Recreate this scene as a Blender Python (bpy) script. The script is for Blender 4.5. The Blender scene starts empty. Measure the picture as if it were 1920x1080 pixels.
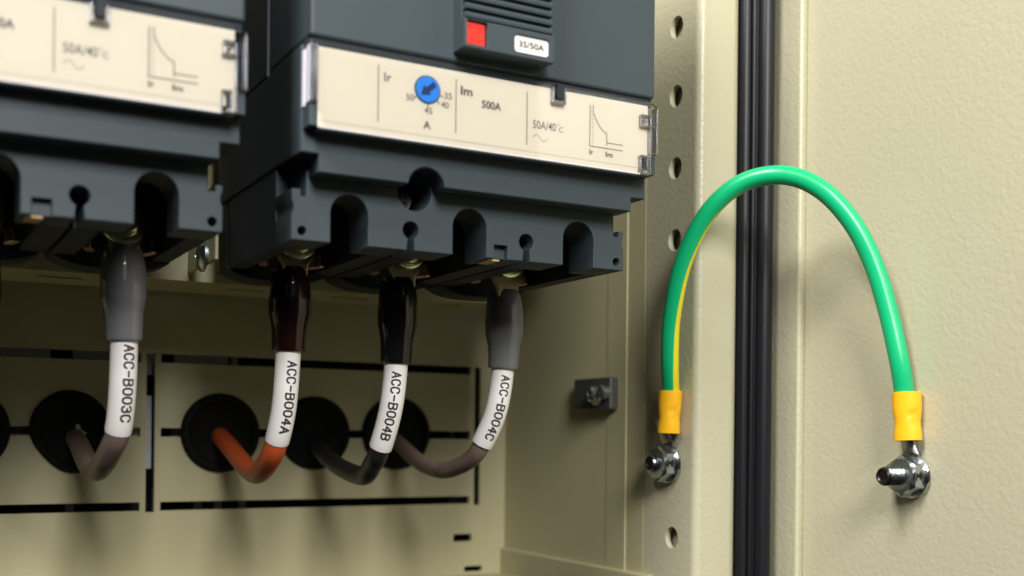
import bpy, bmesh, math, random
from mathutils import Vector, Matrix
random.seed(7)
MM = 0.001
PI = math.pi
scn = bpy.context.scene
COL = scn.collection

# ------------------------------------------------------------------ materials
def mat(name, color, rough=0.5, metal=0.0, spec=0.5, bump=0.0, bscale=900.0, coat=0.0, var=0.0, vscale=60.0,
        trans=0.0, rvar=0.0, sub=0.0):
    m = bpy.data.materials.new(name); m.use_nodes = True
    nt = m.node_tree; b = nt.nodes['Principled BSDF']
    b.inputs['Base Color'].default_value = (*color, 1)
    b.inputs['Roughness'].default_value = rough
    b.inputs['Metallic'].default_value = metal
    b.inputs['Specular IOR Level'].default_value = spec
    b.inputs['Coat Weight'].default_value = coat
    b.inputs['Coat Roughness'].default_value = 0.12
    tc = nt.nodes.new('ShaderNodeTexCoord')
    if bump > 0:
        n = nt.nodes.new('ShaderNodeTexNoise'); n.inputs['Scale'].default_value = bscale
        n.inputs['Detail'].default_value = 3.0; n.inputs['Roughness'].default_value = 0.55
        bp = nt.nodes.new('ShaderNodeBump'); bp.inputs['Strength'].default_value = bump
        bp.inputs['Distance'].default_value = 0.0003
        nt.links.new(tc.outputs['Object'], n.inputs['Vector'])
        nt.links.new(n.outputs['Fac'], bp.inputs['Height'])
        nt.links.new(bp.outputs['Normal'], b.inputs['Normal'])
    if var > 0 or rvar > 0:
        n2 = nt.nodes.new('ShaderNodeTexNoise'); n2.inputs['Scale'].default_value = vscale
        n2.inputs['Detail'].default_value = 5.0
        nt.links.new(tc.outputs['Object'], n2.inputs['Vector'])
        if var > 0:
            mr = nt.nodes.new('ShaderNodeMapRange')
            mr.inputs['To Min'].default_value = 1 - var; mr.inputs['To Max'].default_value = 1 + var
            nt.links.new(n2.outputs['Fac'], mr.inputs['Value'])
            mx = nt.nodes.new('ShaderNodeVectorMath'); mx.operation = 'SCALE'
            mx.inputs[0].default_value = color
            nt.links.new(mr.outputs['Result'], mx.inputs['Scale'])
            nt.links.new(mx.outputs['Vector'], b.inputs['Base Color'])
        if rvar > 0:
            mr = nt.nodes.new('ShaderNodeMapRange')
            mr.inputs['To Min'].default_value = max(0.02, rough - rvar); mr.inputs['To Max'].default_value = rough + rvar
            nt.links.new(n2.outputs['Fac'], mr.inputs['Value'])
            nt.links.new(mr.outputs['Result'], b.inputs['Roughness'])
    if sub > 0:
        b.inputs['Subsurface Weight'].default_value = sub
        b.inputs['Subsurface Radius'].default_value = (0.002, 0.0015, 0.001)
        b.inputs['Subsurface Scale'].default_value = 1.0
    return m

def clear_mat(name, ior=1.49, tint=(0.99, 0.99, 0.995), rough=0.04, boost=0.0):
    m = bpy.data.materials.new(name); m.use_nodes = True
    nt = m.node_tree; nt.nodes.clear()
    out = nt.nodes.new('ShaderNodeOutputMaterial')
    mix = nt.nodes.new('ShaderNodeMixShader'); tr = nt.nodes.new('ShaderNodeBsdfTransparent')
    gl = nt.nodes.new('ShaderNodeBsdfGlossy'); fr = nt.nodes.new('ShaderNodeFresnel')
    tr.inputs['Color'].default_value = (*tint, 1); gl.inputs['Roughness'].default_value = rough
    fr.inputs['IOR'].default_value = ior
    ad = nt.nodes.new('ShaderNodeMath'); ad.operation = 'ADD'; ad.use_clamp = True; ad.inputs[1].default_value = boost
    nt.links.new(fr.outputs[0], ad.inputs[0]); nt.links.new(ad.outputs[0], mix.inputs['Fac'])
    nt.links.new(tr.outputs[0], mix.inputs[1]); nt.links.new(gl.outputs[0], mix.inputs[2])
    nt.links.new(mix.outputs[0], out.inputs['Surface'])
    return m

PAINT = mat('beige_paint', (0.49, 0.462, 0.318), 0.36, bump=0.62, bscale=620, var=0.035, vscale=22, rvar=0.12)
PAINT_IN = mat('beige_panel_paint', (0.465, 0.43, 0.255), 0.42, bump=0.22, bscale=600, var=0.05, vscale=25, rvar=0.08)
CASE = mat('grey_case', (0.040, 0.055, 0.064), 0.52, spec=0.35, bump=0.10, bscale=2600, var=0.05, vscale=60)
CASE_SHADE = mat('shaded_dark_case', (0.026, 0.032, 0.037), 0.6, spec=0.25, bump=0.10, bscale=2600, var=0.06)  # case grey darkened: shade of rear and side parts put into the colour
LABELM = mat('cream_label', (0.75, 0.685, 0.545), 0.55, var=0.02)
INK = mat('black_ink', (0.03, 0.028, 0.03), 0.6)
INKG = mat('grey_ink', (0.075, 0.068, 0.06), 0.6)
BLUE = mat('blue_plastic', (0.035, 0.27, 0.78), 0.35, var=0.04)
BLUE_D = mat('dark_blue_arrow', (0.008, 0.045, 0.16), 0.5)
RED = mat('red_plastic', (0.78, 0.035, 0.018), 0.4, bump=0.1, bscale=1500)
RED_D = mat('red_emboss', (0.48, 0.015, 0.01), 0.5)
WHITE = mat('white_plate', (0.86, 0.82, 0.78), 0.45)
CLEAR = clear_mat('clear_plastic', 1.42, boost=0.0)
CLEARE = clear_mat('clear_plastic_edge', 1.5, tint=(0.86, 0.86, 0.92), rough=0.18, boost=0.22)
FLAP_SHEEN = mat('pale_flap_sheen', (0.70, 0.68, 0.74), 0.25)  # opaque pale tone: bright reflections of the clear flap put into the colour
MARK = mat('white_marker_tube', (0.84, 0.80, 0.775), 0.42, bump=0.05, bscale=1500, var=0.02)
BLK = mat('black_rubber', (0.0035, 0.0035, 0.0035), 0.75, spec=0.2, bump=0.15, bscale=1200)
SEALM = mat('black_seal_rubber', (0.006, 0.0065, 0.009), 0.40, spec=0.32, bump=0.05, bscale=900)
BOOT_G = mat('grey_vinyl', (0.15, 0.15, 0.155), 0.16, var=0.04, bump=0.12, bscale=260)
BOOT_R = mat('dark_red_vinyl', (0.0125, 0.0035, 0.003), 0.14, var=0.04, bump=0.12, bscale=260)
BOOT_B = mat('black_vinyl', (0.006, 0.006, 0.007), 0.13, bump=0.12, bscale=260)
CAB_G = mat('grey_brown_cable', (0.19, 0.135, 0.11), 0.48, var=0.06)
CAB_R = mat('orange_cable', (0.62, 0.10, 0.022), 0.45, var=0.05)
CAB_B = mat('black_cable', (0.016, 0.017, 0.02), 0.42)
GREEN = mat('green_cable', (0.006, 0.43, 0.165), 0.30, var=0.03, bump=0.06, bscale=500)
YSTR = mat('yellow_stripe', (0.78, 0.70, 0.01), 0.32)
YEL = mat('yellow_sleeve', (0.93, 0.47, 0.012), 0.36, var=0.03, sub=0.15)
ZINC = mat('zinc_plated', (0.52, 0.575, 0.60), 0.31, metal=1.0, rvar=0.08, vscale=250)
STEEL_D = mat('dark_steel_thread', (0.27, 0.285, 0.29), 0.30, metal=1.0, rvar=0.06)
TIN = mat('tinned_copper', (0.30, 0.29, 0.27), 0.22, metal=1.0, bump=0.1, bscale=700)
BRASS = mat('yellow_zinc', (0.78, 0.80, 0.55), 0.28, metal=1.0, bump=0.2, bscale=1500)
COPPER = mat('copper_clamp', (0.66, 0.44, 0.35), 0.35, metal=1.0)
TAN = mat('tan_tag', (0.62, 0.42, 0.22), 0.5)
BMARK_SHADE = mat('black_mark_groove_shade', (0.004, 0.004, 0.004), 0.35)
GREY_IN = mat('grey_rear_panel', (0.5, 0.5, 0.52), 0.5)
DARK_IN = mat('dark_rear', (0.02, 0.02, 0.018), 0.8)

# ------------------------------------------------------------------ helpers
class MB:
    def __init__(s): s.v = []; s.f = []; s.mi = []; s.cur = 0
    def add(s, vs, fs, mi=None):
        o = len(s.v); s.v += [tuple(v) for v in vs]
        for f in fs: s.f.append([i + o for i in f]); s.mi.append(s.cur if mi is None else mi)
        return s
    def box(s, x0, x1, y0, y1, z0, z1, mi=None):
        vs = [(x, y, z) for z in (z0, z1) for y in (y0, y1) for x in (x0, x1)]
        return s.add(vs, [(0,2,3,1),(4,5,7,6),(0,1,5,4),(2,6,7,3),(0,4,6,2),(1,3,7,5)], mi)
    def prism(s, pts, a0, a1, axis='z', mi=None):
        """extrude a 2D loop; axis z: pts (x,y); axis y: pts (x,z); axis x: pts (y,z)"""
        def P(p, a):
            return {'z': (p[0], p[1], a), 'y': (p[0], a, p[1]), 'x': (a, p[0], p[1])}[axis]
        n = len(pts)
        vs = [P(p, a0) for p in pts] + [P(p, a1) for p in pts]
        fs = [tuple(range(n))[::-1], tuple(range(n, 2*n))] + [(i, (i+1) % n, n+(i+1) % n, n+i) for i in range(n)]
        return s.add(vs, fs, mi)
    def rings(s, rings, cap=True, mi=None, closed=False):
        n = len(rings[0]); vs = [p for r in rings for p in r]; fs = []
        R = len(rings)
        for k in range(R if closed else R-1):
            k2 = (k+1) % R
            for i in range(n):
                j = (i+1) % n
                fs.append((k*n+i, k*n+j, k2*n+j, k2*n+i))
        if cap and not closed:
            fs.append(tuple(range(n))[::-1]); fs.append(tuple((R-1)*n+i for i in range(n)))
        return s.add(vs, fs, mi)
    def lathe(s, prof, c, axis='y', seg=32, sx=1.0, mi=None, cap=True):
        """prof: (a, r) along axis, absolute a offset from c"""
        rr = []
        for a, r in prof:
            ring = []
            for i in range(seg):
                t = 2*PI*i/seg; u, w = r*math.cos(t)*sx, r*math.sin(t)
                if axis == 'y': ring.append((c[0]+u, c[1]+a, c[2]+w))
                elif axis == 'x': ring.append((c[0]+a, c[1]+u, c[2]+w))
                else: ring.append((c[0]+u, c[1]+w, c[2]+a))
            rr.append(ring)
        return s.rings(rr, cap, mi)
    def mesh(s, data, M):
        o = len(s.v)
        vs = [tuple(M @ v.co) for v in data.vertices]
        s.v += vs
        for p in data.polygons: s.f.append([i+o for i in p.vertices]); s.mi.append(s.cur)
        return s
    def build(s, name, mats, parent=None, org=(0,0,0), bevel=0.0, smooth=40, seg=2):
        me = bpy.data.meshes.new(name)
        me.from_pydata([((x-org[0])*MM, (y-org[1])*MM, (z-org[2])*MM) for x, y, z in s.v], [], s.f)
        if not isinstance(mats, (list, tuple)): mats = [mats]
        for m in mats: me.materials.append(m)
        for p, k in zip(me.polygons, s.mi): p.material_index = k
        bm = bmesh.new(); bm.from_mesh(me); bmesh.ops.recalc_face_normals(bm, faces=bm.faces); bm.to_mesh(me); bm.free()
        if smooth:
            for p in me.polygons: p.use_smooth = True
            me.set_sharp_from_angle(angle=math.radians(smooth))
        me.update()
        o = bpy.data.objects.new(name, me); COL.objects.link(o)
        if parent: o.parent = parent
        if bevel:
            bv = o.modifiers.new('bevel', 'BEVEL'); bv.width = bevel*MM; bv.segments = seg
            bv.limit_method = 'ANGLE'; bv.angle_limit = math.radians(35); bv.harden_normals = True
        return o

def thing(name, label, cat, loc, group=None, kind=None):
    o = bpy.data.objects.new(name, None); COL.objects.link(o)
    o.empty_display_size = 0.01
    o.location = [c*MM for c in loc]; o['label'] = label; o['category'] = cat
    if group: o['group'] = group
    if kind: o['kind'] = kind
    return o

def curve_mesh(loops, half, bev=0.0):
    """filled 2D plate with holes; loops in (u,v); returns mesh in the uv plane, +-half along w"""
    cu = bpy.data.curves.new('tmp', 'CURVE'); cu.dimensions = '2D'; cu.fill_mode = 'BOTH'
    for lp in loops:
        sp = cu.splines.new('POLY'); sp.points.add(len(lp)-1)
        for p, (u, v) in zip(sp.points, lp): p.co = (u, v, 0, 1)
        sp.use_cyclic_u = True
    cu.extrude = half-bev; cu.bevel_depth = bev; cu.bevel_resolution = 1; cu.offset = -bev
    ob = bpy.data.objects.new('tmp', cu); COL.objects.link(ob)
    dg = bpy.context.evaluated_depsgraph_get(); dg.update()
    me = bpy.data.meshes.new_from_object(ob.evaluated_get(dg))
    bpy.data.objects.remove(ob); bpy.data.curves.remove(cu)
    return me

def plate(mb, loops, y0, y1, axis='y', bev=0.0):
    me = curve_mesh(loops, abs(y1-y0)/2, bev); c = (y0+y1)/2
    if axis == 'y': M = Matrix(((1,0,0,0),(0,0,-1,c),(0,1,0,0),(0,0,0,1)))
    elif axis == 'x': M = Matrix(((0,0,1,c),(1,0,0,0),(0,1,0,0),(0,0,0,1)))
    else: M = Matrix(((1,0,0,0),(0,1,0,0),(0,0,1,c),(0,0,0,1)))
    mb.mesh(me, M); bpy.data.meshes.remove(me)
    return mb

def text_into(mb, s, x0, z0, h, w, y, bold=0.0):
    """flat lettering on the plane y facing -y: lower left corner (x0,z0), glyph box h high, w wide"""
    cu = bpy.data.curves.new('tmp', 'FONT'); cu.body = s; cu.size = 1; cu.resolution_u = 6; cu.offset = bold
    ob = bpy.data.objects.new('tmp', cu); COL.objects.link(ob)
    dg = bpy.context.evaluated_depsgraph_get(); dg.update()
    me = bpy.data.meshes.new_from_object(ob.evaluated_get(dg))
    xs = [v.co.x for v in me.vertices]; ys = [v.co.y for v in me.vertices]
    sx = w/(max(xs)-min(xs)); sy = h/(max(ys)-min(ys)); mx, my = min(xs), min(ys)
    M = Matrix(((sx,0,0,x0-mx*sx),(0,0,0,y),(0,sy,0,z0-my*sy),(0,0,0,1)))
    mb.mesh(me, M)
    bpy.data.objects.remove(ob); bpy.data.curves.remove(cu); bpy.data.meshes.remove(me)

def strokes(mb, pl, y, w):
    """polyline (x,z) drawn as a flat band on plane y"""
    for (a, b) in zip(pl[:-1], pl[1:]):
        dx, dz = b[0]-a[0], b[1]-a[1]; L = math.hypot(dx, dz) or 1e-9
        ex, ez = dx/L*w/2, dz/L*w/2; nx, nz = -ez, ex
        a2 = (a[0]-ex*.6, a[1]-ez*.6); b2 = (b[0]+ex*.6, b[1]+ez*.6)
        mb.add([(a2[0]+nx, y, a2[1]+nz), (a2[0]-nx, y, a2[1]-nz), (b2[0]-nx, y, b2[1]-nz), (b2[0]+nx, y, b2[1]+nz)], [(0,1,2,3)])

def circ(cx, cz, r, n=32, a0=0, a1=2*PI, closed=True):
    m = n if closed else n-1
    return [(cx+r*math.cos(a0+(a1-a0)*i/m), cz+r*math.sin(a0+(a1-a0)*i/m)) for i in range(n)]
def rect(x0, x1, z0, z1): return [(x0,z0),(x1,z0),(x1,z1),(x0,z1)]
def rrect(x0, x1, z0, z1, r, n=5):
    out = []
    for cx, cz, a in ((x1-r,z1-r,0),(x0+r,z1-r,PI/2),(x0+r,z0+r,PI),(x1-r,z0+r,3*PI/2)):
        for i in range(n): t = a+PI/2*i/(n-1); out.append((cx+r*math.cos(t), cz+r*math.sin(t)))
    return out

def catmull(P, n=14):
    P = [Vector(p) for p in P]; Q = [2*P[0]-P[1]] + P + [2*P[-1]-P[-2]]; out = []
    for k in range(1, len(Q)-2):
        a, b, c, d = Q[k-1:k+3]
        for i in range(n):
            t = i/n
            out.append(0.5*((2*b)+(c-a)*t+(2*a-5*b+4*c-d)*t*t+(3*b-a-3*c+d)*t**3))
    out.append(P[-1]); return out
def arclen(path):
    s = [0.0]
    for a, b in zip(path[:-1], path[1:]): s.append(s[-1]+(b-a).length)
    return s
def at_len(path, S, q):
    q = min(max(q, 0), S[-1]-1e-6)
    for i in range(len(S)-1):
        if S[i+1] >= q:
            t = (q-S[i])/max(1e-9, S[i+1]-S[i]); return path[i].lerp(path[i+1], t), (path[i+1]-path[i]).normalized()
    return path[-1], (path[-1]-path[-2]).normalized()
def frame(tan, ref):
    n = (ref - tan*ref.dot(tan)).normalized(); b = n.cross(tan).normalized()
    return n, b
def tube(mb, path, rfun, seg=24, ref=Vector((0,-1,0)), cap=True, mif=None, sx=1.0):
    S = arclen(path); rr = []
    for i, p in enumerate(path):
        t = (path[min(i+1, len(path)-1)]-path[max(i-1, 0)]).normalized(); n, b = frame(t, ref)
        r = rfun(S[i], S[-1]) if callable(rfun) else rfun
        rr.append([p + n*(r*math.cos(2*PI*k/seg)) + b*(r*sx*math.sin(2*PI*k/seg)) for k in range(seg)])
    if mif is None: mb.rings(rr, cap)
    else:
        n0 = len(mb.f); mb.rings(rr, cap)
        for k in range(len(rr)-1):
            for i in range(seg): mb.mi[n0+k*seg+i] = mif(i)
    return mb

# =================================================================== CABINET
cab = thing('electrical_cabinet', 'open beige steel electrical cabinet with perforated frame post and hinged door', 'cabinet', (144, 440, -60))
CO = (144, 440, -60)

# back panel: plate with slots
holes = []
for z in (28, 0, -28):
    t = 1.65
    holes.append(rect(-70, 84.5, z-t, z+t)); holes.append(rect(92.0, 223.0, z-t, z+t))
holes.append(rect(86.6, 89.8, -30.2, 29.8)); holes.append(rect(225.2, 228.0, -30.3, 29.6))
holes.append(rrect(215.5, 224.3, -46.0, -42.7, .8)); holes.append(rrect(220.8, 229.6, -59.2, -56.8, .8))
mb = MB(); plate(mb, [rect(-200, 241, -62, 330)] + holes, 440, 442)
back = mb.build('back_panel', PAINT_IN, cab, CO, smooth=0)
# rear chamber seen through the slots
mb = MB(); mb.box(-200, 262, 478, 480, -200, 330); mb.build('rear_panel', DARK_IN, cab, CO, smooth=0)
mb = MB()
for x0, x1, z0, z1 in ((37,54,22,36),(62,92,22,36),(99,120,22,36),(121.5,124,22,36)):
    mb.box(x0, x1, 450, 452, z0, z1)
mb.box(20, 52, 449, 451, -6, 4.5); mb.box(70, 90, 447, 449, -14, 14); mb.box(98, 104, 449, 451, -5, 5)
for x in (62, 94, 110, 118, 128): mb.box(x-1.6, x+1.6, 456, 457, -34, -22)
mb.build('rear_bracket', GREY_IN, cab, CO, bevel=.3)
# grommets (pressed into the back panel)
def grommet(x, z, r, sq=0.0, tear=False):
    mb = MB(); seg = 48; prof = [(0.4, 1.0), (-1.2, 1.0), (-2.4, .965), (-3.0, .90), (-3.0, .83), (-2.0, .78), (-1.2, .60), (-1.0, .30)]
    rr = []
    for a, k in prof:
        ring = []
        for i in range(seg):
            t = 2*PI*i/seg; q = r*k*(1 - sq*(max(0, math.cos(t-PI*1.26))**4)*.42 - sq*.10*math.cos(2*t))
            ring.append((x+q*math.cos(t), 440+a, z+q*math.sin(t)))
        rr.append(ring)
    mb.rings(rr, True)
    g = mb.build('cable_grommet', BLK, back, CO, smooth=50)
    if tear:
        m2 = MB(); m2.add([(x+1.5,438.6,z+2.6),(x+2.2,438.2,z+3.2),(x+3.2,438.6,z+2.6),(x+3.4,438.6,z+1.2),(x+5.6,438.6,z-.2),(x+4.6,438.2,z-.8),(x+2.6,438.5,z-.3),(x+1.8,438.6,z+.8)],
                          [(0,1,2,3,7),(3,4,5,6,7)])
        for v in range(len(m2.v)): pass
        m2.build('torn_grommet_edge', GREY_IN, back, CO, smooth=0)
for x in (24.5,): grommet(x, 0.2, 15.2)
grommet(59.8, -.4, 14.9, sq=.35, tear=True)
grommet(114.5, 0, 15.3); grommet(152.6, .3, 14.8); grommet(188.2, .6, 15.2)

# mounting rail behind the breakers, with slots in its lower flange
mb = MB()
sl = [rrect(x-7, x+7, 392, 397, 1.5) for x in (12, 50, 111, 150, 188)]
plate(mb, [rect(-200, 202, 382, 412)] + sl, 50.0, 51.8, axis='z')
mb.box(-200, 202, 380, 382, 50.0, 66)
mb.build('mounting_rail', PAINT_IN, cab, CO, smooth=0)
mb = MB(); mb.box(-200, 232, 378, 379.9, 68, 330); mb.build('shading_mounting_plate', PAINT_IN, cab, CO, smooth=0)  # tall plate added behind the breakers to keep light off the back panel
mb = MB(); mb.prism([(87.6,346.0),(87.8,345.3),(88.4,345.0),(88.9,345.5),(89.0,346.4),(89.0,379.5),(87.6,379.5)], 52.6, 67)
br = mb.build('standoff_bracket', PAINT_IN, cab, CO, bevel=.3)
mb = MB(); mb.lathe([(0, 5.2), (-1.0, 5.2), (-1.8, 4.4), (-2.4, 3.6), (-2.4, 1.8), (-1.4, 1.6), (-1.4, .2)], (87.6, 358, 55.5), 'x', 28)
mb.build('screw', ZINC, br, CO)

# side wall, recess strip, bottom rail, floor
mb = MB(); mb.box(240.5, 242.0, 347, 444, -62, 330); mb.box(240.3, 240.6, 347.05, 359.5, -62, 330); mb.box(240.85, 241.9, 336.2, 346.7, -62, 330); mb.build('side_panel', PAINT_IN, cab, CO, bevel=.06)
mb = MB(); mb.box(262, 263.5, 308, 478, -120, 330); mb.build('outer_side_panel', PAINT_IN, cab, CO, smooth=0)
mb = MB(); mb.box(238.6, 262, 250+80, 441, -120, -49.3); mb.build('bottom_rail', PAINT_IN, cab, CO, bevel=.8)
mb = MB(); mb.box(-200, 240, 424, 442, -63, -60.4); mb.build('floor_panel', PAINT_IN, cab, CO, bevel=.5)
mb = MB(); mb.box(-202, -200, 318, 480, -120, 330); mb.build('left_side_panel', PAINT_IN, cab, CO)
mb = MB(); mb.box(-202, 262, 318, 480, 330, 332); mb.build('roof_panel', PAINT_IN, cab, CO)
# small latch bracket on the side wall
mb = MB(); mb.box(236.6, 240.4, 352, 377.5, 10, 22.3)
clip = mb.build('latch_bracket', mat('dull_zinc', (0.10,0.10,0.095), .45, metal=.6), cab, CO, bevel=.8)
mb = MB(); mb.lathe([(0,4.2),(-1.2,4.2),(-1.6,3.0),(-3.6,2.9),(-4.2,2.2),(-4.2,1.2),(-3.0,1.0)], (236.6, 360, 16), 'x', 24)
mb.lathe([(0,2.6),(-3,2.6),(-3.4,2.2)], (236.6, 353.8, 16.5), 'x', 20)
mb.build('screw', ZINC, clip, CO)

# frame post (perforated), profile seen from above
PH = [168.0, 143.1, 119.0, 93.9, 68.8, 44.0, 19.0, -35.0, -60.0, -85, 193, 218, 243]
mb = MB()
plate(mb, [rect(308.6, 334.2, -150, 330)] + [[(319.2+3.55*math.cos(t*PI/16), z+3.75*math.sin(t*PI/16)) for t in range(32)] for z in PH], 241, 243.2, axis='x', bev=.12)
prof = [(241.0, 308.55)]
for i in range(1, 9):
    t = PI + PI/2*i/8; prof.append((243.6+2.6*math.cos(t), 308.6+2.6*math.sin(t)))
prof.append((255.0, 306.0))
for i in range(1, 11):
    t = -PI/2 + PI/2*i/10; prof.append((255.0+5.0*math.cos(t), 311.0+5.0*math.sin(t)))
prof += [(260.0, 322), (258.4, 322), (258.4, 311), (255.0, 307.8), (244.2, 307.8), (243.2, 308.55)]
mb.prism(prof, -150, 330)
mb.box(241, 262, 334.2, 336, -150, 330)
mb.box(244.9, 245.9, 309, 334, -150, 330)
post = mb.build('frame_post', PAINT, cab, CO, smooth=30)

# door seal, extruded rubber profile
pr = [(260.2, 318), (260.2, 306.8), (261.6, 305.6), (262.6, 305.6), (262.9, 306.4), (263.4, 306.4)]
def arc(cx, cy, r, a0, a1, n):
    return [(cx+r*math.cos(math.radians(a0+(a1-a0)*i/(n-1))), cy+r*math.sin(math.radians(a0+(a1-a0)*i/(n-1)))) for i in range(n)]
pr += arc(264.3, 305.6, 0.9, 190, 320, 6) + [(265.3, 304.9)] + arc(268.9, 304.7, 3.1, 176, 370, 18) + [(271.9, 312), (269, 318)]
mb = MB(); mb.prism(pr, -150, 330); mb.build('door_seal', SEALM, cab, CO, smooth=50)

# door, open at a right angle
mb = MB(); mb.box(279, 281, 60, 300, -150, 330); mb.box(281.02, 282.5, 60, 318, -150, 330)
dp = [(280.4, 318), (275.7, 318), (275.5, 316), (275.5, 295.6)] + arc(276.4, 295.1, .95, 175, 275, 7) + [(278.0, 294.3), (279.6, 295.4), (280.4, 296.0)]
mb.prism(dp, -150, 330)
door = mb.build('cabinet_door', PAINT, cab, CO, bevel=.0, smooth=35)

# =================================================================== BREAKER
def make_breaker(label):
    BO = (144.5, 357, 50)
    root = thing('circuit_breaker', label, 'circuit breaker', BO, 'moulded case circuit breakers side by side')
    ph = (107.6, 143.3, 179.2)
    bore = (126.3, 66.0, 5.0)
    # ---- terminal housing: front layer with arches, key slots, holes
    out = [(95.6, 84), (95.6, 61.6), (94.2, 61.6), (94.2, 63.4), (91.8, 63.4), (91.8, 60.4), (92.3, 59.4), (92.3, 57.6), (91.8, 56.8), (91.8, 50.2)]
    def arch(cx):
        w = 5.3; return [(cx-w, 50.2)] + [(cx+w*math.cos(PI-PI*i/14), 58.1+w*math.sin(PI-PI*i/14)) for i in range(15)] + [(cx+w, 50.2)]
    def key(cx):
        pts = [(cx-1.1, 50.2), (cx-1.1, 53.6)]
        a = math.asin(1.1/2.4)
        for i in range(15):
            t = -PI/2 - a - (2*PI-2*a)*i/14; pts.append((cx+2.4*math.cos(t), 55.7+2.4*math.sin(t)))
        return pts + [(cx+1.1, 53.6), (cx+1.1, 50.2)]
    low = arch(ph[0]) + key(125.3) + arch(ph[1]) + [(151.0, 50.2), (151.0, 54.1), (155.4, 54.1), (155.4, 50.2)] + key(161.5) + arch(ph[2])
    out += low
    out += [(195.2, 50.2), (195.2, 56.8), (194.7, 57.6), (194.7, 59.4), (195.2, 60.4), (195.2, 61.9), (193.4, 61.9), (193.4, 60.2), (191.6, 60.2), (191.6, 84)]
    hs = [circ(94.6, 52.6, 1.2, 20), circ(192.7, 52.6, 1.2, 20), circ(bore[0], bore[1], bore[2], 36)]
    mb = MB(); plate(mb, [out] + hs, 284, 298, bev=.18)
    # shallow floor of the notch
    mb.box(150.9, 155.5, 286.2, 297.8, 50.5, 54.2)
    # thin pressed outline on the face (a raised hairline frame)
    for a in ((114.2,122.6,56.0,56.18), (114.2,114.36,52.0,56.0)):
        mb.box(a[0], a[1], 283.93, 284.1, a[2], a[3])
    mb.build('terminal_housing', CASE, root, BO, smooth=30)
    mb = MB()
    # ---- second layer: side walls and wide cavities
    def cav(cx): return [(cx-10.6, 50.25), (cx-10.6, 68), (cx+10.6, 68), (cx+10.6, 50.25)]
    o2 = [(91.9, 84), (91.9, 50.25)] + cav(ph[0]) + [(124.7,50.25),(124.7,54),(125.9,54),(125.9,50.25)] + cav(ph[1]) + [(160.9,50.25),(160.9,54),(162.1,54),(162.1,50.25)] + cav(ph[2]) + [(195.1, 50.25), (195.1, 84)]
    plate(mb, [o2], 298, 344.5)
    # rear layer with bowed lips
    o3 = [(92.2, 84), (92.2, 50.6)]
    for cx in ph:
        for i in range(13):
            u = -1+2*i/12; o3.append((cx+16.4*u, 47.2+3.0*abs(u)**3.2))
        if cx < 170: o3 += [(cx+17.3, 52.5), (cx+18.4, 52.5)]
    o3 += [(194.9, 50.6), (194.9, 84)]
    plate(mb, [o3], 344.5, 357, bev=.3)
    mb.build('terminal_chamber', CASE_SHADE, root, BO, smooth=30)
    # ---- lower body: step above the terminals
    o = [(91.3, 98.0), (91.3, 71.0), (96.2, 71.0), (96.2, 66.4)]
    a0 = math.asin((66.4-bore[1])/bore[2])
    o += [(bore[0]+(bore[2]+.25)*math.cos(PI-a0-(PI-2*a0)*i/18), bore[1]+(bore[2]+.25)*math.sin(PI-a0-(PI-2*a0)*i/18)) for i in range(19)]
    o += [(192.4, 66.4), (192.4, 70.5), (197.3, 70.5), (197.3, 98.0)]
    mb = MB(); plate(mb, [o], 276, 283.9, bev=.35)
    mb.box(96.3, 192.3, 283.9, 357, 67, 71.2)if False else None
    # corner blocks either side of the label, label back-up
    mb.box(91.8, 94.0, 270.9, 277, 76.6, 82.0); mb.box(194.5, 197.1, 270.9, 277, 76.6, 81.9)
    mb.box(94.0, 194.5, 271.6, 277, 75.9, 96.6)
    mb.build('lower_body', CASE, root, BO, bevel=.25, smooth=30)
    # locating screw in the bore
    mb = MB(); c = (125.5, 291.2, 65.0)
    mb.lathe([(7, 3.3), (.6, 3.3), (0, 2.9), (0, 1.6), (.7, 1.5), (.8, .2)], c, 'y', 14)
    mb.box(c[0]-2.9, c[0]+2.9, c[1]-.5, c[1]+.3, c[2]-.35, c[2]+.35); mb.box(c[0]-.35, c[0]+.35, c[1]-.5, c[1]+.3, c[2]-2.9, c[2]+2.9)
    mb.build('fixing_screw', TIN, root, BO, smooth=25)
    # ---- rear case and top cover
    mb = MB(); mb.box(91.5, 197.1, 284.0, 357, 71.2, 97.8); mb.box(91.4, 197.6, 306, 357, 97.9, 182); mb.box(92.2, 196.8, 273.5, 306, 96.9, 182)
    mb.build('rear_case', CASE_SHADE, root, BO, bevel=.4)
    mb = MB(); mb.box(92.0, 197.0, 271, 305, 99.0, 182)
    mb.build('top_cover', CASE, root, BO, bevel=.9, seg=3)
    mb = MB(); mb.box(92.6, 196.4, 272.2, 276, 96.7, 99.2); mb.build('cover_gap', CASE_SHADE, root, BO)
    # ---- toggle surround with ribs
    mb = MB()
    hl = [(131.1, 271), (131.1, 264.9), (132.0, 264), (157.6, 264), (158.4, 264.9), (158.4, 271)]
    # front slab with button window and plate window
    plate(mb, [rect(131.1, 158.3, 101.0, 108.4), rect(131.9, 137.8, 101.9, 108.1), rrect(146.0, 156.9, 102.2, 106.9, .9)], 264, 266.2, bev=.12)
    mb.box(131.2, 158.2, 266.2, 271.5, 101.2, 150)
    z = 108.4; k = 0
    while z < 150:
        mb.prism([(266.3, z+.12), (264.25, z+.45), (264.1, z+1.2), (264.55, z+1.95), (266.3, z+2.05)], 131.5, 157.8, axis='x'); z += 2.35
    tg = mb.build('toggle_surround', CASE, root, BO, bevel=.22)
    mb = MB(); mb.box(132.15, 137.6, 264.9, 268, 102.1, 107.9); rb = mb.build('push_button', RED, tg, BO, bevel=.25)
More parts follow.
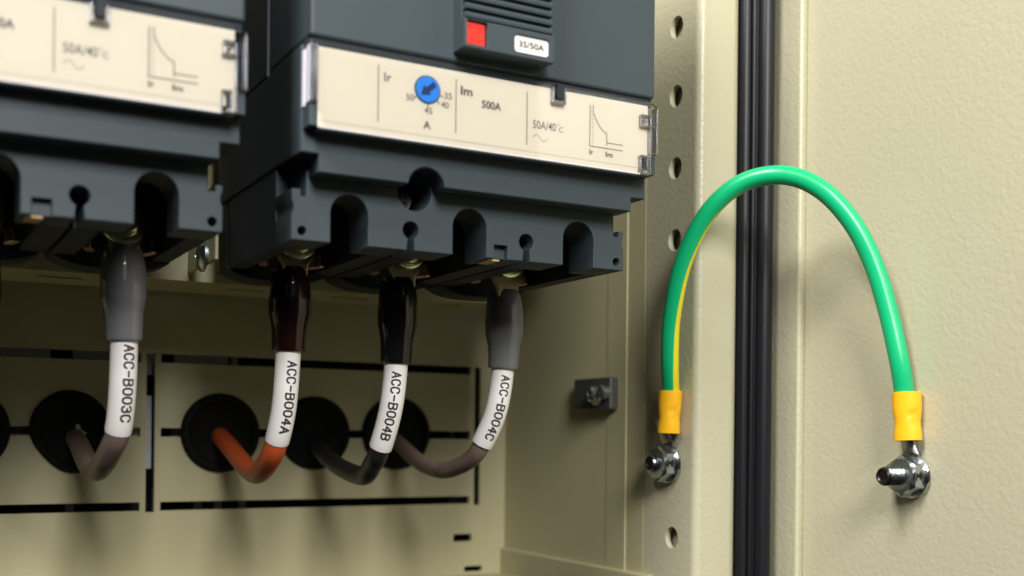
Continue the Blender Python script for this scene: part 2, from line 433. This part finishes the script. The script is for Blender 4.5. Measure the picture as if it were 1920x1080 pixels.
    mb = MB(); text_into(mb, 'PUSH', 132.6, 105.9, 1.1, 4.4, 264.85); text_into(mb, 'TO', 133.9, 104.3, 1.0, 1.8, 264.85); text_into(mb, 'TRIP', 132.9, 102.6, 1.1, 3.9, 264.85)
    mb.build('lettering', RED_D, rb, BO, smooth=0)
    mb = MB(); plate(mb, [rrect(146.25, 156.7, 102.4, 106.75, .8)], 264.5, 266.5, bev=.08)
    wp = mb.build('rating_plate', WHITE, tg, BO, smooth=30)
    mb = MB(); text_into(mb, '35/50A', 147.5, 103.75, 1.75, 7.9, 264.45, bold=.03); mb.build('lettering', INK, wp, BO, smooth=0)
    # ---- label plate with printing and dial
    mb = MB(); mb.box(94.0, 194.4, 271.0, 271.6, 76.5, 96.5); lp = mb.build('label_plate', LABELM, root, BO)
    Y = 270.96
    w = .22
    def pt(name, fn, m=INK):
        q_ = MB(); fn(q_); q_.build(name, m, lp, BO, smooth=0)
    for x, z1, z0 in ((110.1, 94.5, 80.0), (132.2, 94.3, 80.2), (153.9, 94.4, 79.9)):
        pt('divider_line', lambda q_: strokes(q_, [(x, z1), (x, z0)], Y, w))
    pt('scale_line', lambda q_: strokes(q_, [(94.2, 78.15), (194.2, 78.15)], Y, .07), INKG)
    for t_, x, z, h_, w_, bo in (('Ir',111.7,90.6,2.3,2.0,.005), ('Im',133.6,90.5,2.35,3.5,.012), ('500A',139.9,87.9,2.15,5.9,.01), ('A',122.8,80.0,2.1,2.1,.01),
                             ('Ir',174.3,79.9,1.5,1.35,.015), ('Im',179.8,79.9,1.5,2.5,.015)):
        pt('lettering', lambda q_: text_into(q_, t_, x, z, h_, w_, Y, bold=bo*2))
    cx, cz, rd = 123.9, 90.25, 3.45
    def ticks(q_):
        for ang in (-145, -88, -42, -14):
            t = math.radians(ang); strokes(q_, [(cx+(rd+.1)*math.cos(t), cz+(rd+.1)*math.sin(t)), (cx+(rd+1.25)*math.cos(t), cz+(rd+1.25)*math.sin(t))], Y, .26)
    pt('dial_ticks', ticks)
    def diagram(q_):
        strokes(q_, [(174.5, 93.8), (174.4, 82.3), (185.7, 82.3)], Y, .24)
        cv = [(175.5, 93.9), (175.5, 92.0)]
        for i in range(1, 13):
            t = i/12; cv.append((175.5+4.6*t, 92.0-5.3*(1-(1-t)**1.9)))
        cv += [(180.2, 83.9), (185.6, 83.9)]
        strokes(q_, cv, Y-.01, .22); strokes(q_, [(180.2, 84), (180.2, 83.2)], Y, .2)
        z = 91.4
        while z > 82.6: strokes(q_, [(175.4, z), (175.4, z-.55)], Y, .14); z -= 1.1
    pt('trip_curve_diagram', diagram)
    def temp(q_):
        text_into(q_, '50A/40', 155.8, 84.75, 2.25, 7.4, Y, bold=.004); text_into(q_, 'C', 164.2, 84.75, 1.5, 1.4, Y)
        ring = circ(163.85, 86.75, .27, 10); strokes(q_, ring+[ring[0]], Y, .1)
    pt('lettering', temp, INKG)
    pt('sine_symbol', lambda q_: strokes(q_, [(155.9+4.4*i/16, 82.3+.85*math.sin(2*PI*i/16)) for i in range(17)], Y, .14), INKG)
    for s_, x, z, w_ in (('50', 117.9, 86.7, 2.2), ('45', 123.1, 84.0, 2.2), ('40', 127.9, 86.2, 2.2), ('35', 128.8, 88.7, 2.2)):
        pt('scale_number', lambda q_: text_into(q_, s_, x, z, 1.7, w_, Y, bold=.008), INKG)
    mb = MB(); mb.lathe([(.6, 3.75), (-.05, 3.75), (-.06, 3.5)], (cx, 270.99, cz), 'y', 40)
    mb.build('dial_recess', INK, lp, BO)
    mb = MB(); mb.lathe([(.6, 3.4), (-.25, 3.4), (-.42, 3.2), (-.42, .1)], (cx, 270.95, cz), 'y', 40)
    dial = mb.build('adjusting_dial', BLUE, lp, BO)
    t = math.radians(-141); d = (math.cos(t), math.sin(t)); n = (-d[1], d[0])
    def q(a, b): return (cx+d[0]*a+n[0]*b, cz+d[1]*a+n[1]*b)
    ar = [q(-2.6, -.75), q(.2, -.75), q(.2, -1.65), q(2.6, 0), q(.2, 1.65), q(.2, .75), q(-2.6, .75)]
    mb = MB(); mb.prism(ar, 270.50, 270.9, axis='y'); mb.build('arrow_slot', BLUE_D, dial, BO, smooth=0)
    # ---- clear protective flap
    mb = MB(); win = [(161.9,97.3),(161.9,93.0),(164.9,93.0),(164.9,97.3)]
    o = [(91.9, 97.2), (91.9, 82.2), (94.5, 82.2), (94.5, 76.1), (191.4, 76.1), (191.4, 80.6)] + [(192.3+.9*math.cos(PI-PI*i/6), 80.9+.9*math.sin(PI-PI*i/6)) for i in range(7)] + [(193.2, 76.4), (194.4, 76.4), (194.4, 82.3), (197.1, 82.3), (197.1, 96.0), (195, 97.2), (164.9, 97.2), (164.9, 93.2), (161.9, 93.2), (161.9, 97.2)]
    plate(mb, [o[::-1]], 269.7, 270.5)
    fl = mb.build('clear_flap', CLEAR, root, BO, smooth=0)
    mb = MB(); mb.box(91.55, 91.95, 270.6, 272.4, 82.4, 96.6); mb.box(91.75, 92.1, 272.9, 274.0, 82.6, 96.6); mb.box(91.5, 92.0, 274.3, 276.2, 82.0, 96.2); mb.build('flap_side_sheen', FLAP_SHEEN, fl, BO, bevel=.1)  # pale strips stand in for reflections inside the flap's clear side
    mb = MB()
    mb.box(91.55, 92.35, 269.4, 270.2, 82.3, 97.0); mb.box(92.9, 93.1, 269.5, 269.9, 82.4, 96.8); mb.build('flap_edge', CLEARE, fl, BO, bevel=.12)
    mb = MB(); mb.box(196.6, 197.2, 269.5, 272.6, 82.4, 95.9); mb.build('flap_edge', CLEARE, fl, BO, bevel=.12); mb = MB()
    for a in ((191.0, 191.35, 76.2, 81.2), (193.1, 193.5, 77.4, 81.2), (194.2, 194.6, 76.4, 93.0), (191.1, 191.4, 90.2, 93.2), (194.2, 194.5, 90.2, 93.2)):
        mb.box(a[0], a[1], 269.3, 270.7, a[2], a[3])
    for a in ((191.0, 193.5, 81.2, 81.6), (191.2, 196.2, 89.9, 90.3), (191.2, 194.4, 93.0, 93.4), (192.2, 193.3, 91.2, 92.2), (194.2, 197.0, 82.1, 82.5), (191.6, 194.4, 76.1, 76.5), (191.0, 192.2, 77.2, 77.6)):
        mb.box(a[0], a[1], 269.2, 270.8, a[2], a[3])
    mb.build('flap_hinge', CLEARE, fl, BO, bevel=.12); mb = MB()
    for a in ((161.2, 161.6, 92.2, 96.6), (165.1, 165.5, 92.6, 96.6), (161.2, 165.5, 92.2, 92.6)):
        mb.box(a[0], a[1], 269.2, 270.8, a[2], a[3])
    mb.build('flap_notch_rim', CLEARE, fl, BO, bevel=.12)
    mb = MB(); mb.box(94.5, 191.0, 269.6, 270.9, 75.95, 76.25); mb.build('flap_lip', FLAP_SHEEN, fl, BO, bevel=.08)
    mb = MB(); mb.box(162.4, 164.6, 269.0, 272.5, 93.5, 97.6); mb.box(161.9, 162.6, 269.6, 272.5, 94.6, 96.4); mb.build('flap_latch', CASE_SHADE, root, BO, bevel=.1)
    mb = MB(); mb.box(192.3, 193.1, 270.4, 271.4, 77.6, 80.9); mb.box(191.7, 192.4, 270.3, 271.2, 76.6, 78.0); mb.build('hinge_slot', CASE_SHADE, root, BO)
    # ---- terminal hardware
    for cx in ph:
        mb = MB(); mb.lathe([(0, 6.4), (-.5, 6.5), (-1.1, 6.3), (-1.3, 5.6), (-1.3, 5.3), (-.8, 5.0), (-1.6, 4.2), (-4.2, 4.0), (-4.8, 3.4), (-4.8, 1.8), (-3.0, 1.6), (-3.0, .1)], (cx-.2, 326.8, 58.2), 'y', 40)
        mb.build('terminal_screw', BRASS, root, BO)
        mb = MB()
        for s in (-1, 1):
            mb.prism([(cx+s*6.2, 338), (cx+s*6.4, 334), (cx+s*8.2, 330.5), (cx+s*9.8, 331), (cx+s*9.6, 334.5), (cx+s*8.4, 338)], 50.6, 55)
        mb.build('terminal_clamp', COPPER, root, BO, bevel=.4)
    mb = MB(); mb.box(149.9, 153.6, 285.6, 293, 49.7, 50.15); mb.build('tag_tab', TAN, root, BO, bevel=.1)
    return root
b1 = make_breaker('grey moulded circuit breaker nearest the post, with blue dial, red button and 35/50A plate')
b2 = b1.copy(); COL.objects.link(b2); b2.location.x -= 121.3*MM
b2['label'] = 'out-of-focus grey moulded circuit breaker cut off by the left edge, above the ACC-B003C cable'
for ch in list(b1.children):
    c = ch.copy(); COL.objects.link(c); c.parent = b2
    for g in ch.children:
        d = g.copy(); COL.objects.link(d); d.parent = c
        for h in g.children:
            e = h.copy(); COL.objects.link(e); e.parent = d
# flatten anything deeper than sub-part: dial arrow etc. join its grandparent
for root in (b1, b2):
    for ch in root.children:
        for g in ch.children:
            for h in list(g.children): h.parent = ch

# =================================================================== POWER CABLES
GL = {
 'A': [[(0,0),(.5,1.0),(1,0)], [(.18,.34),(.82,.34)]],
 'B': [[(0,0),(0,1),(.6,1),(.85,.93),(.93,.77),(.85,.6),(.6,.53),(0,.53)], [(.6,.53),(.88,.45),(1,.27),(.88,.08),(.6,0),(0,0)]],
 'C': [[(.98,.76),(.86,.93),(.62,1),(.38,1),(.12,.9),(0,.68),(0,.32),(.12,.1),(.38,0),(.62,0),(.86,.07),(.98,.24)]],
 '-': [[(.08,.48),(.92,.48)]],
 '0': [[(.5,1),(.2,.95),(.02,.75),(0,.5),(.02,.25),(.2,.05),(.5,0),(.8,.05),(.98,.25),(1,.5),(.98,.75),(.8,.95),(.5,1)]],
 '3': [[(.04,.8),(.18,.95),(.45,1),(.75,.96),(.92,.8),(.88,.62),(.6,.53),(.4,.53)], [(.6,.53),(.9,.44),(.98,.25),(.82,.06),(.5,0),(.2,.04),(.02,.2)]],
 '4': [[(.72,0),(.72,1),(.0,.32),(1.0,.32)]],
}
def letter_on_tube(mb, path, r, s0, text, phi, cap=2.7, pitch=2.38, gw=1.65, sw=.58):
    S = arclen(path)
    def surf(s, t, lift=.035):
        p, tan = at_len(path, S, s); n, b = frame(tan, Vector((0,-1,0)))
        a = phi + t/r
        return p + n*((r+lift)*math.cos(a)) + b*((r+lift)*math.sin(a))
    # reading direction runs down the cable, glyph tops point to +x
    p, tan = at_len(path, S, 1.0); n, b = frame(tan, Vector((0,-1,0))); sg = 1 if b.x > 0 else -1
    phi = phi*sg
    for k, chx in enumerate(text):
        for st in GL[chx]:
            pl = []
            for a, c in zip(st[:-1], st[1:]):
                m = 4
                for i in range(m): pl.append((a[0]+(c[0]-a[0])*i/m, a[1]+(c[1]-a[1])*i/m))
            pl.append(st[-1])
            q = [(s0+k*pitch+u*gw, sg*(v-.5)*cap) for u, v in pl]
            vs = []; m = len(q)
            for i in range(m):
                a, c = q[max(i-1, 0)], q[min(i+1, m-1)]
                if st[0] == st[-1] and i in (0, m-1): a, c = q[m-2], q[1]
                dx, dy = c[0]-a[0], c[1]-a[1]; L = math.hypot(dx, dy) or 1
                nx, ny = -dy/L*sw/2, dx/L*sw/2
                vs += [surf(q[i][0]+nx, q[i][1]+ny), surf(q[i][0]-nx, q[i][1]-ny)]
            mb.add(vs, [(2*i, 2*i+1, 2*i+3, 2*i+2) for i in range(m-1)])
            for i in range(0, m, 4):
                cc = q[i]
                mb.add([surf(cc[0]+sw/2*math.cos(t*PI/5), cc[1]+sw/2*math.sin(t*PI/5), .04) for t in range(10)], [tuple(range(10))])

def power_cable(label, pts, lens, cabm, bootm, text, phi, s_text, lx, rc=3.2, group='power cables below the breakers'):
    """pts: centreline from the terminal down; lens: arc lengths where boot ends, marker ends"""
    path = catmull(pts, 16); S = arclen(path)
    CO_ = (pts[-1][0], pts[-1][1], pts[-1][2])
    root = thing('power_cable', label, 'cable', CO_, group)
    bl, ml = lens
    def seg(a, b, n=40):
        return [at_len(path, S, a+(b-a)*i/n)[0] for i in range(n+1)]
    mb = MB(); tube(mb, seg(4, S[-1], 90), rc, 28); mb.build('cable_sheath', cabm, root, CO_)
    def br(s, L):
        f = s/L
        K = [(0,4.6),(.06,5.3),(.2,6.0),(.38,6.35),(.55,6.3),(.62,5.9),(.70,5.4),(.8,5.2),(.95,5.05),(.985,5.0),(1,4.7)]
        for (a, ra), (b, rb) in zip(K[:-1], K[1:]):
            if f <= b+1e-6: return ra+(rb-ra)*(f-a)/(b-a)
        return 4.7
    mb = MB(); tube(mb, seg(0, bl, 60), br, 36); mb.build('insulating_boot', bootm, root, CO_)
    mb = MB(); tube(mb, seg(bl-1.5, ml, 50), lambda s, L: 3.78-.04*s/L if 0.01 < s < L-.01 else 3.7, 36)
    mk = mb.build('cable_marker', MARK, root, CO_)
    mb = MB(); mseg = seg(bl, ml+2, 80)
    letter_on_tube(mb, mseg, 3.76, s_text, text, phi); mb.build('lettering', INK, mk, CO_, smooth=0)
    # lug palm rising into the terminal
    mb = MB()
    z0 = pts[0][2]
    hole = circ(lx, 58.2, 3.1, 24)
    o = [(lx-3.6, z0-3), (lx-3.9, z0+.5), (lx-6.0, z0+3.2), (lx-6.3, 58)] + [(lx+6.3*math.cos(PI-PI*i/12), 58.2+6.3*math.sin(PI-PI*i/12)) for i in range(13)] + [(lx+6.0, z0+3.2), (lx+3.9, z0+.5), (lx+3.6, z0-3)]
    plate(mb, [o[::-1], hole], 327.6, 330.0, bev=.3)
    mb.build('cable_lug', mat('lug_brass_tint', (0.30,0.265,0.17), .35, metal=1.0), root, CO_)
    return root

power_cable('orange cable with dark red boot and white ACC-B004A marker tube',
    [(107.0,331.5,50),(107.0,332,38),(106.8,332.5,24),(106.0,333.5,8),(104.8,337,-3),(104.9,345,-8.6),(106.3,361,-12.9),(109.8,385,-12.2),(112.6,410,-8.0),(114.0,432,-3),(114.5,446,0)],
    (25.2, 53.0), CAB_R, BOOT_R, 'ACC-B004A', .10, 3.2, 107.3, rc=3.45)
power_cable('black cable with glossy black boot and white ACC-B004B marker tube',
    [(142.0,331.5,49.5),(142.2,332,38),(142.0,332.5,22),(140.8,333.5,8),(139.0,338,-5),(140.0,346,-9.6),(142.0,359,-14.0),(144.8,383,-13.0),(147.5,408,-9.6),(151,432,-4.5),(152.5,446,0)],
    (27.0, 54.5), CAB_B, BOOT_B, 'ACC-B004B', -.25, 3.0, 142.6, rc=3.25)
power_cable('grey-brown cable with grey boot and white ACC-B004C marker tube, rightmost of the four marked cables',
    [(180.2,331.5,48.5),(180.6,332,38),(180.6,332.5,22.5),(178.6,333.5,8),(175.6,338,-3.4),(174.9,343,-7.5),(174.2,351,-10.4),(173.6,363,-12.4),(175.2,382,-11.2),(179.5,404,-8.0),(184.5,428,-3.5),(187.6,446,0)],
    (26.4, 52.6), CAB_G, BOOT_G, 'ACC-B004C', -.12, 2.4, 179.6, rc=3.0)
power_cable('grey-brown cable with grey boot and white ACC-B003C marker tube, passing through the torn grommet',
    [(58.6,331.5,52),(58.8,332,38),(59.2,332.5,25),(59.0,333.5,10),(58.4,336,0),(57.6,341,-4.6),(56.9,349,-8.8),(56.8,361,-11.6),(57.6,378,-11.4),(59.0,400,-8.6),(60.6,424,-4.6),(61.6,446,-1.4)],
    (26.4, 52.4), CAB_G, BOOT_G, 'ACC-B003C', .24, 1.3, 58.2, rc=3.4)
power_cable('black cable with black boot, mostly outside the left edge',
    [(21.0,331.5,50),(21.2,332,38),(21.2,332.5,24),(20.6,333.5,8),(19.4,338,-3),(19.5,346,-10),(20.5,361,-15),(22.0,385,-13),(23.6,410,-8),(24.3,432,-3),(24.5,446,0)],
    (26, 53.5), CAB_B, BOOT_B, 'ACC-B003B', .36, 3.0, 21.6, rc=3.25)

# =================================================================== EARTH STUDS AND NUTS
def hexr(t, af):
    k = ((t+PI/6) % (PI/3))-PI/6
    return af/2/math.cos(k)
def earth_bolt(label, X, Y, Z, end, rot0, tip, group='earthing studs with flange nuts'):
    O = (X, Y, Z); root = thing('earth_stud', label, 'stud and nut', O, group)
    mb = MB(); seg = 96; rr = []
    lv = [(-.9, 7.0, 0), (-1.5, 7.0, 0), (-1.9, 6.7, 0), (-2.5, 6.2, 0), (-2.7, 9, 1), (-5.6, 9, 1), (-6.3, 5.3, 2), (-6.55, 4.2, 0), (-6.6, 3.15, 0)]
    for a, r, m in lv:
        ring = []
        for i in range(seg):
            t = 2*PI*i/seg; h = hexr(t+rot0, 11.3)
            q = r if m == 0 else (h if m == 1 else min(h, r))
            if m == 0 and r == 6.2: q = max(6.2, min(6.6, h+.1))
            ring.append((X+a, Y+q*math.cos(t), Z+q*math.sin(t)))
        rr.append(ring)
    mb.rings(rr, True); nut = mb.build('flange_nut', ZINC, root, O, smooth=22)
    # threaded stud
    mb = MB(); rr = []; a = 0.0; n = 0; seg = 40
    L = X-end; steps = int(L/0.125)
    for k in range(steps+1):
        a = -L*k/steps
        ring = []
        for i in range(seg):
            t = 2*PI*i/seg
            r = 2.60+.42*(2*abs(((a/1.3+t/(2*PI)) % 1.0)-.5)*2-1)
            e = L+a
            if e < 1.0: r = min(r, 2.35+.5*e)
            ring.append((X+a, Y+r*math.cos(t), Z+r*math.sin(t)))
        rr.append(ring)
    rr.append([(end+.02, Y+1.9*math.cos(2*PI*i/seg), Z+1.9*math.sin(2*PI*i/seg)) for i in range(seg)])
    rr.append([(end+.4, Y+1.5*math.cos(2*PI*i/seg), Z+1.5*math.sin(2*PI*i/seg)) for i in range(seg)])
    n0 = len(mb.f); mb.rings(rr, True)
    for f in range(n0, len(mb.f)):
        ax = sum(mb.v[i][0] for i in mb.f[f])/len(mb.f[f])
        rad = sum(math.hypot(mb.v[i][1]-Y, mb.v[i][2]-Z) for i in mb.f[f])/len(mb.f[f])
        if ax < end+tip or rad < 2.42: mb.mi[f] = 1  # black tip; thread valleys also black, their shade put into the colour
    mb.build('threaded_stud', [STEEL_D, BMARK_SHADE], root, O, smooth=35)
    # black torque paint marks: blots on nut flank, flange and thread
    mb = MB()
    def blot(xc, zc, w, h, y, n=14, slope=0.0):
        vs = []
        for i in range(n):
            t = 2*PI*i/n; k = random.uniform(.6, 1.15)
            xx = w*k*math.cos(t); vs.append((X+xc+xx, Y+y-slope*xx, Z+zc+h*k*math.sin(t)))
        mb.add(vs + [(p[0], p[1]+.06, p[2]) for p in vs], [tuple(range(n))[::-1]] + [(i, (i+1) % n, n+(i+1) % n, n+i) for i in range(n)])
    blot(-6.0, 0, .55, 1.7, -5.70); blot(-3.9, .15, 1.5, .75, -5.70); blot(-3.4, 0, .7, 1.5, -5.72); blot(-5.1, 0, .4, 1.9, -5.71)
    vs = []
    for a, r in ((-1.0, 7.05), (-1.55, 7.05), (-2.0, 6.75), (-2.5, 6.35)):
        for i in range(7):
            t = PI + (-.27+.54*i/6)*random.uniform(.8, 1.2); vs.append((X+a, Y+r*math.cos(t), Z+r*math.sin(t)))
    mb.add(vs, [(k*7+i, k*7+i+1, k*7+7+i+1, k*7+7+i) for k in range(3) for i in range(6)])
    mb.build('paint_mark', BMARK_SHADE, nut, O, smooth=0)
    return root
LN = (241, 320.5, -9.0); RN = (279, 246.8, -11.1)
earth_bolt('short stud with zinc flange nut and black paint marks, fixed to the perforated frame post', LN[0], LN[1], LN[2], 232.0, 0, -.5)
earth_bolt('long black-tipped threaded stud with zinc flange nut on the door inner face', RN[0], RN[1], RN[2], 265.2, 0, 1.3)

# =================================================================== EARTH CABLE
epts = [(236.9, 315.2, 11.0), (236.8, 315.0, 15.6), (233.7, 311.5, 25.4), (231.9, 308.5, 39.5), (231.5, 303, 55.8), (233.6, 297, 68.4), (236.8, 290, 77.2), (241.5, 283, 82.3), (247.3, 275.5, 83.7), (253.4, 269.5, 81.8), (259.0, 263.5, 76.1), (264.5, 258, 66.2), (268.9, 254, 53.6), (271.6, 250.5, 38.6), (273.1, 247.5, 23.6), (274.9, 247.1, 14.2), (274.8, 246.6, 11.2)]
EO = epts[0]
earth = thing('earth_cable', 'green and yellow earth cable arching from the frame post to the open door', 'cable', EO)
path = catmull(epts, 16)
# frame reference turned so that the yellow stripe stays on the inner side of the arch
mb = MB(); SEG = 40
def tube_e(mb, path, r):
    rr = []; ctr = Vector((256, 284, 25)); R = len(path)
    for i, p in enumerate(path):
        t = (path[min(i+1, R-1)]-path[max(i-1, 0)]).normalized()
        n, b = frame(t, ctr-p)
        out = Vector((-.75, -.66, 0)); c = (out-t*out.dot(t)); c = (c-n*c.dot(n)).normalized()   # room side
        a = math.radians(-34+133*i/(R-1)); d = n*math.cos(a)-c*math.sin(a)
        th = math.atan2(d.dot(b), d.dot(n))
        sg = 1
        rr.append([p + n*(r*math.cos(th+2*PI*k/SEG)) + b*(r*math.sin(th+2*PI*k/SEG)) for k in range(SEG)])
    n0 = len(mb.f); mb.rings(rr, True)
    for k in range(R-1):
        for i in range(SEG):
            if i < 4 or i >= SEG-4: mb.mi[n0+k*SEG+i] = 1
tube_e(mb, path, 3.02); mb.build('cable_sheath', [GREEN, YSTR], earth, EO)

def crimp_sleeve(p0, p1, ry, rx, seed, ang):
    """slightly flattened, dented heat-shrink sleeve from p0 (bottom) to p1 (top)"""
    rnd = random.Random(seed); p0 = Vector(p0); p1 = Vector(p1); mb = MB(); rr = []
    t = (p1-p0).normalized(); n, b = frame(t, Vector((-math.cos(ang), -math.sin(ang), 0))); N = 26; seg = 48
    def ringat(f, k):
        ring = []
        for i in range(seg):
            a = 2*PI*i/seg
            w = ry*(1.0-.10*math.exp(-((f-.36)/.16)**2)+.05*f)
            d = rx*(1.0-.30*(1-f)*.6)
            # dent
            a_ = (a+PI) % (2*PI)-PI
            dn = .42*math.exp(-((a_+.45)/.38)**2-((f-.55+.10*(a_+.45))/.06)**2) + .55*math.exp(-((a_+.75)/.5)**2-((f-.42)/.17)**2)
            ring.append(p0.lerp(p1, f) + n*((d-dn)*k*math.cos(a)) + b*(w*k*math.sin(a)))
        return ring
    for k in range(N+1): rr.append(ringat(k/N, 1.0))
    for k in range(N, -1, -1): rr.append(ringat(k/N, .84))
    mb.rings(rr, False, closed=True)
    return mb.build('crimp_sleeve', YEL, earth, EO, smooth=60)
def ring_lug(X, Y, Z, top, w, out):
    """ring terminal: eye flat on the surface, tongue bending up into the sleeve; out = distance of the barrel from the surface"""
    mb = MB(); zt = top-Z
    o = [(Y+6.3*math.cos(t), Z+6.3*math.sin(t)) for t in [math.radians(125+290*i/28) for i in range(29)]]
    plate(mb, [o, circ(Y, Z, 3.1, 24)], X-.92, X-.05, axis='x', bev=.15)
    sec = []
    for k in range(13):
        f = k/12; z = Z+4.6+(zt-4.6+5)*f; xx = X-.5-out*(3*f*f-2*f**3); ww = 3.7+(w-3.7)*min(1, f*1.5)
        th = .45+.9*f
        sec.append([(xx-th, Y-ww*.92, z), (xx-th*1.15, Y-ww*.5, z), (xx-th*1.2, Y, z), (xx-th*1.15, Y+ww*.5, z), (xx-th, Y+ww*.92, z), (xx, Y+ww, z), (xx+.3, Y+ww*.8, z), (xx+.3, Y-ww*.8, z), (xx, Y-ww, z)])
    mb.rings(sec, True)
    mb.build('ring_lug', TIN, earth, EO, smooth=35)
ring_lug(*LN, 1.5, 2.4, 3.2)
ring_lug(*RN, -0.3, 2.4, 3.2)
crimp_sleeve((236.9, 316.0, 1.5), (236.9, 315.3, 16.1), 3.9, 3.9, 3, math.radians(47))
crimp_sleeve((274.6, 245.3, -0.3), (274.8, 246.2, 14.5), 4.2, 3.9, 4, math.radians(42))

# =================================================================== CAMERA
F = 2129.0; YAW = math.radians(29.0); ROLL = 0.010
cam = bpy.data.cameras.new('camera'); co = bpy.data.objects.new('camera', cam); COL.objects.link(co)
cam.sensor_width = 36.0; cam.lens = F/1920*36; cam.shift_y = (817-540)/1920; cam.shift_x = 0
cam.clip_start = 0.01; cam.clip_end = 20
Rh = Vector((math.cos(YAW), -math.sin(YAW), 0)); Up = Vector((0, 0, 1)); Fw = Vector((math.sin(YAW), math.cos(YAW), 0))
Cx = Rh*math.cos(ROLL)+Up*math.sin(ROLL); Cy = -Rh*math.sin(ROLL)+Up*math.cos(ROLL); Cz = -Fw
co.matrix_world = Matrix(((Cx.x, Cy.x, Cz.x, 0), (Cx.y, Cy.y, Cz.y, 0), (Cx.z, Cy.z, Cz.z, 0), (0, 0, 0, 1)))
cam.dof.use_dof = True; cam.dof.focus_distance = 0.355; cam.dof.aperture_fstop = 8.5; cam.dof.aperture_blades = 7
scn.camera = co

# =================================================================== LIGHT
w = bpy.data.worlds.new('World'); scn.world = w; w.use_nodes = True
nt = w.node_tree; bg = nt.nodes['Background']
tc = nt.nodes.new('ShaderNodeTexCoord'); sep = nt.nodes.new('ShaderNodeSeparateXYZ'); rp = nt.nodes.new('ShaderNodeValToRGB')
nt.links.new(tc.outputs['Generated'], sep.inputs[0])
ad = nt.nodes.new('ShaderNodeMapRange'); ad.inputs['From Min'].default_value = -1; ad.inputs['From Max'].default_value = 1
nt.links.new(sep.outputs['Z'], ad.inputs['Value']); nt.links.new(ad.outputs['Result'], rp.inputs['Fac'])
e = rp.color_ramp.elements
e[0].position = 0.0; e[0].color = (0.10, 0.10, 0.09, 1); e[1].position = 1.0; e[1].color = (0.62, 0.66, 0.72, 1)
m_ = e.new(.5); m_.color = (0.22, 0.22, 0.22, 1)
nt.links.new(rp.outputs['Color'], bg.inputs['Color']); bg.inputs['Strength'].default_value = 0.05
def area(name, loc, target, size, energy, color=(1,1,1), size_y=None):
    l = bpy.data.lights.new(name, 'AREA'); l.energy = energy; l.color = color; l.size = size*MM
    if size_y: l.shape = 'RECTANGLE'; l.size_y = size_y*MM
    o = bpy.data.objects.new(name, l); COL.objects.link(o)
    o.location = [c*MM for c in loc]
    o.rotation_euler = (Vector(target)-Vector(loc)).to_track_quat('-Z', 'Y').to_euler()
    return o
area('ceiling_light', (-370, 0, 680), (210, 290, 20), 280, 11.3, (1.0, 0.985, 0.955), 360)
area('window_light', (-45, -560, 485), (180, 340, 0), 240, 11.0, (1.0, 0.99, 0.97), 330)

# =================================================================== RENDER
scn.render.engine = 'CYCLES'
scn.cycles.max_bounces = 8; scn.cycles.diffuse_bounces = 3; scn.cycles.transparent_max_bounces = 16
scn.render.resolution_x = 1024; scn.render.resolution_y = 576
scn.view_settings.view_transform = 'Standard'; scn.view_settings.look = 'None'
scn.view_settings.exposure = 0.0; scn.view_settings.gamma = 1.0
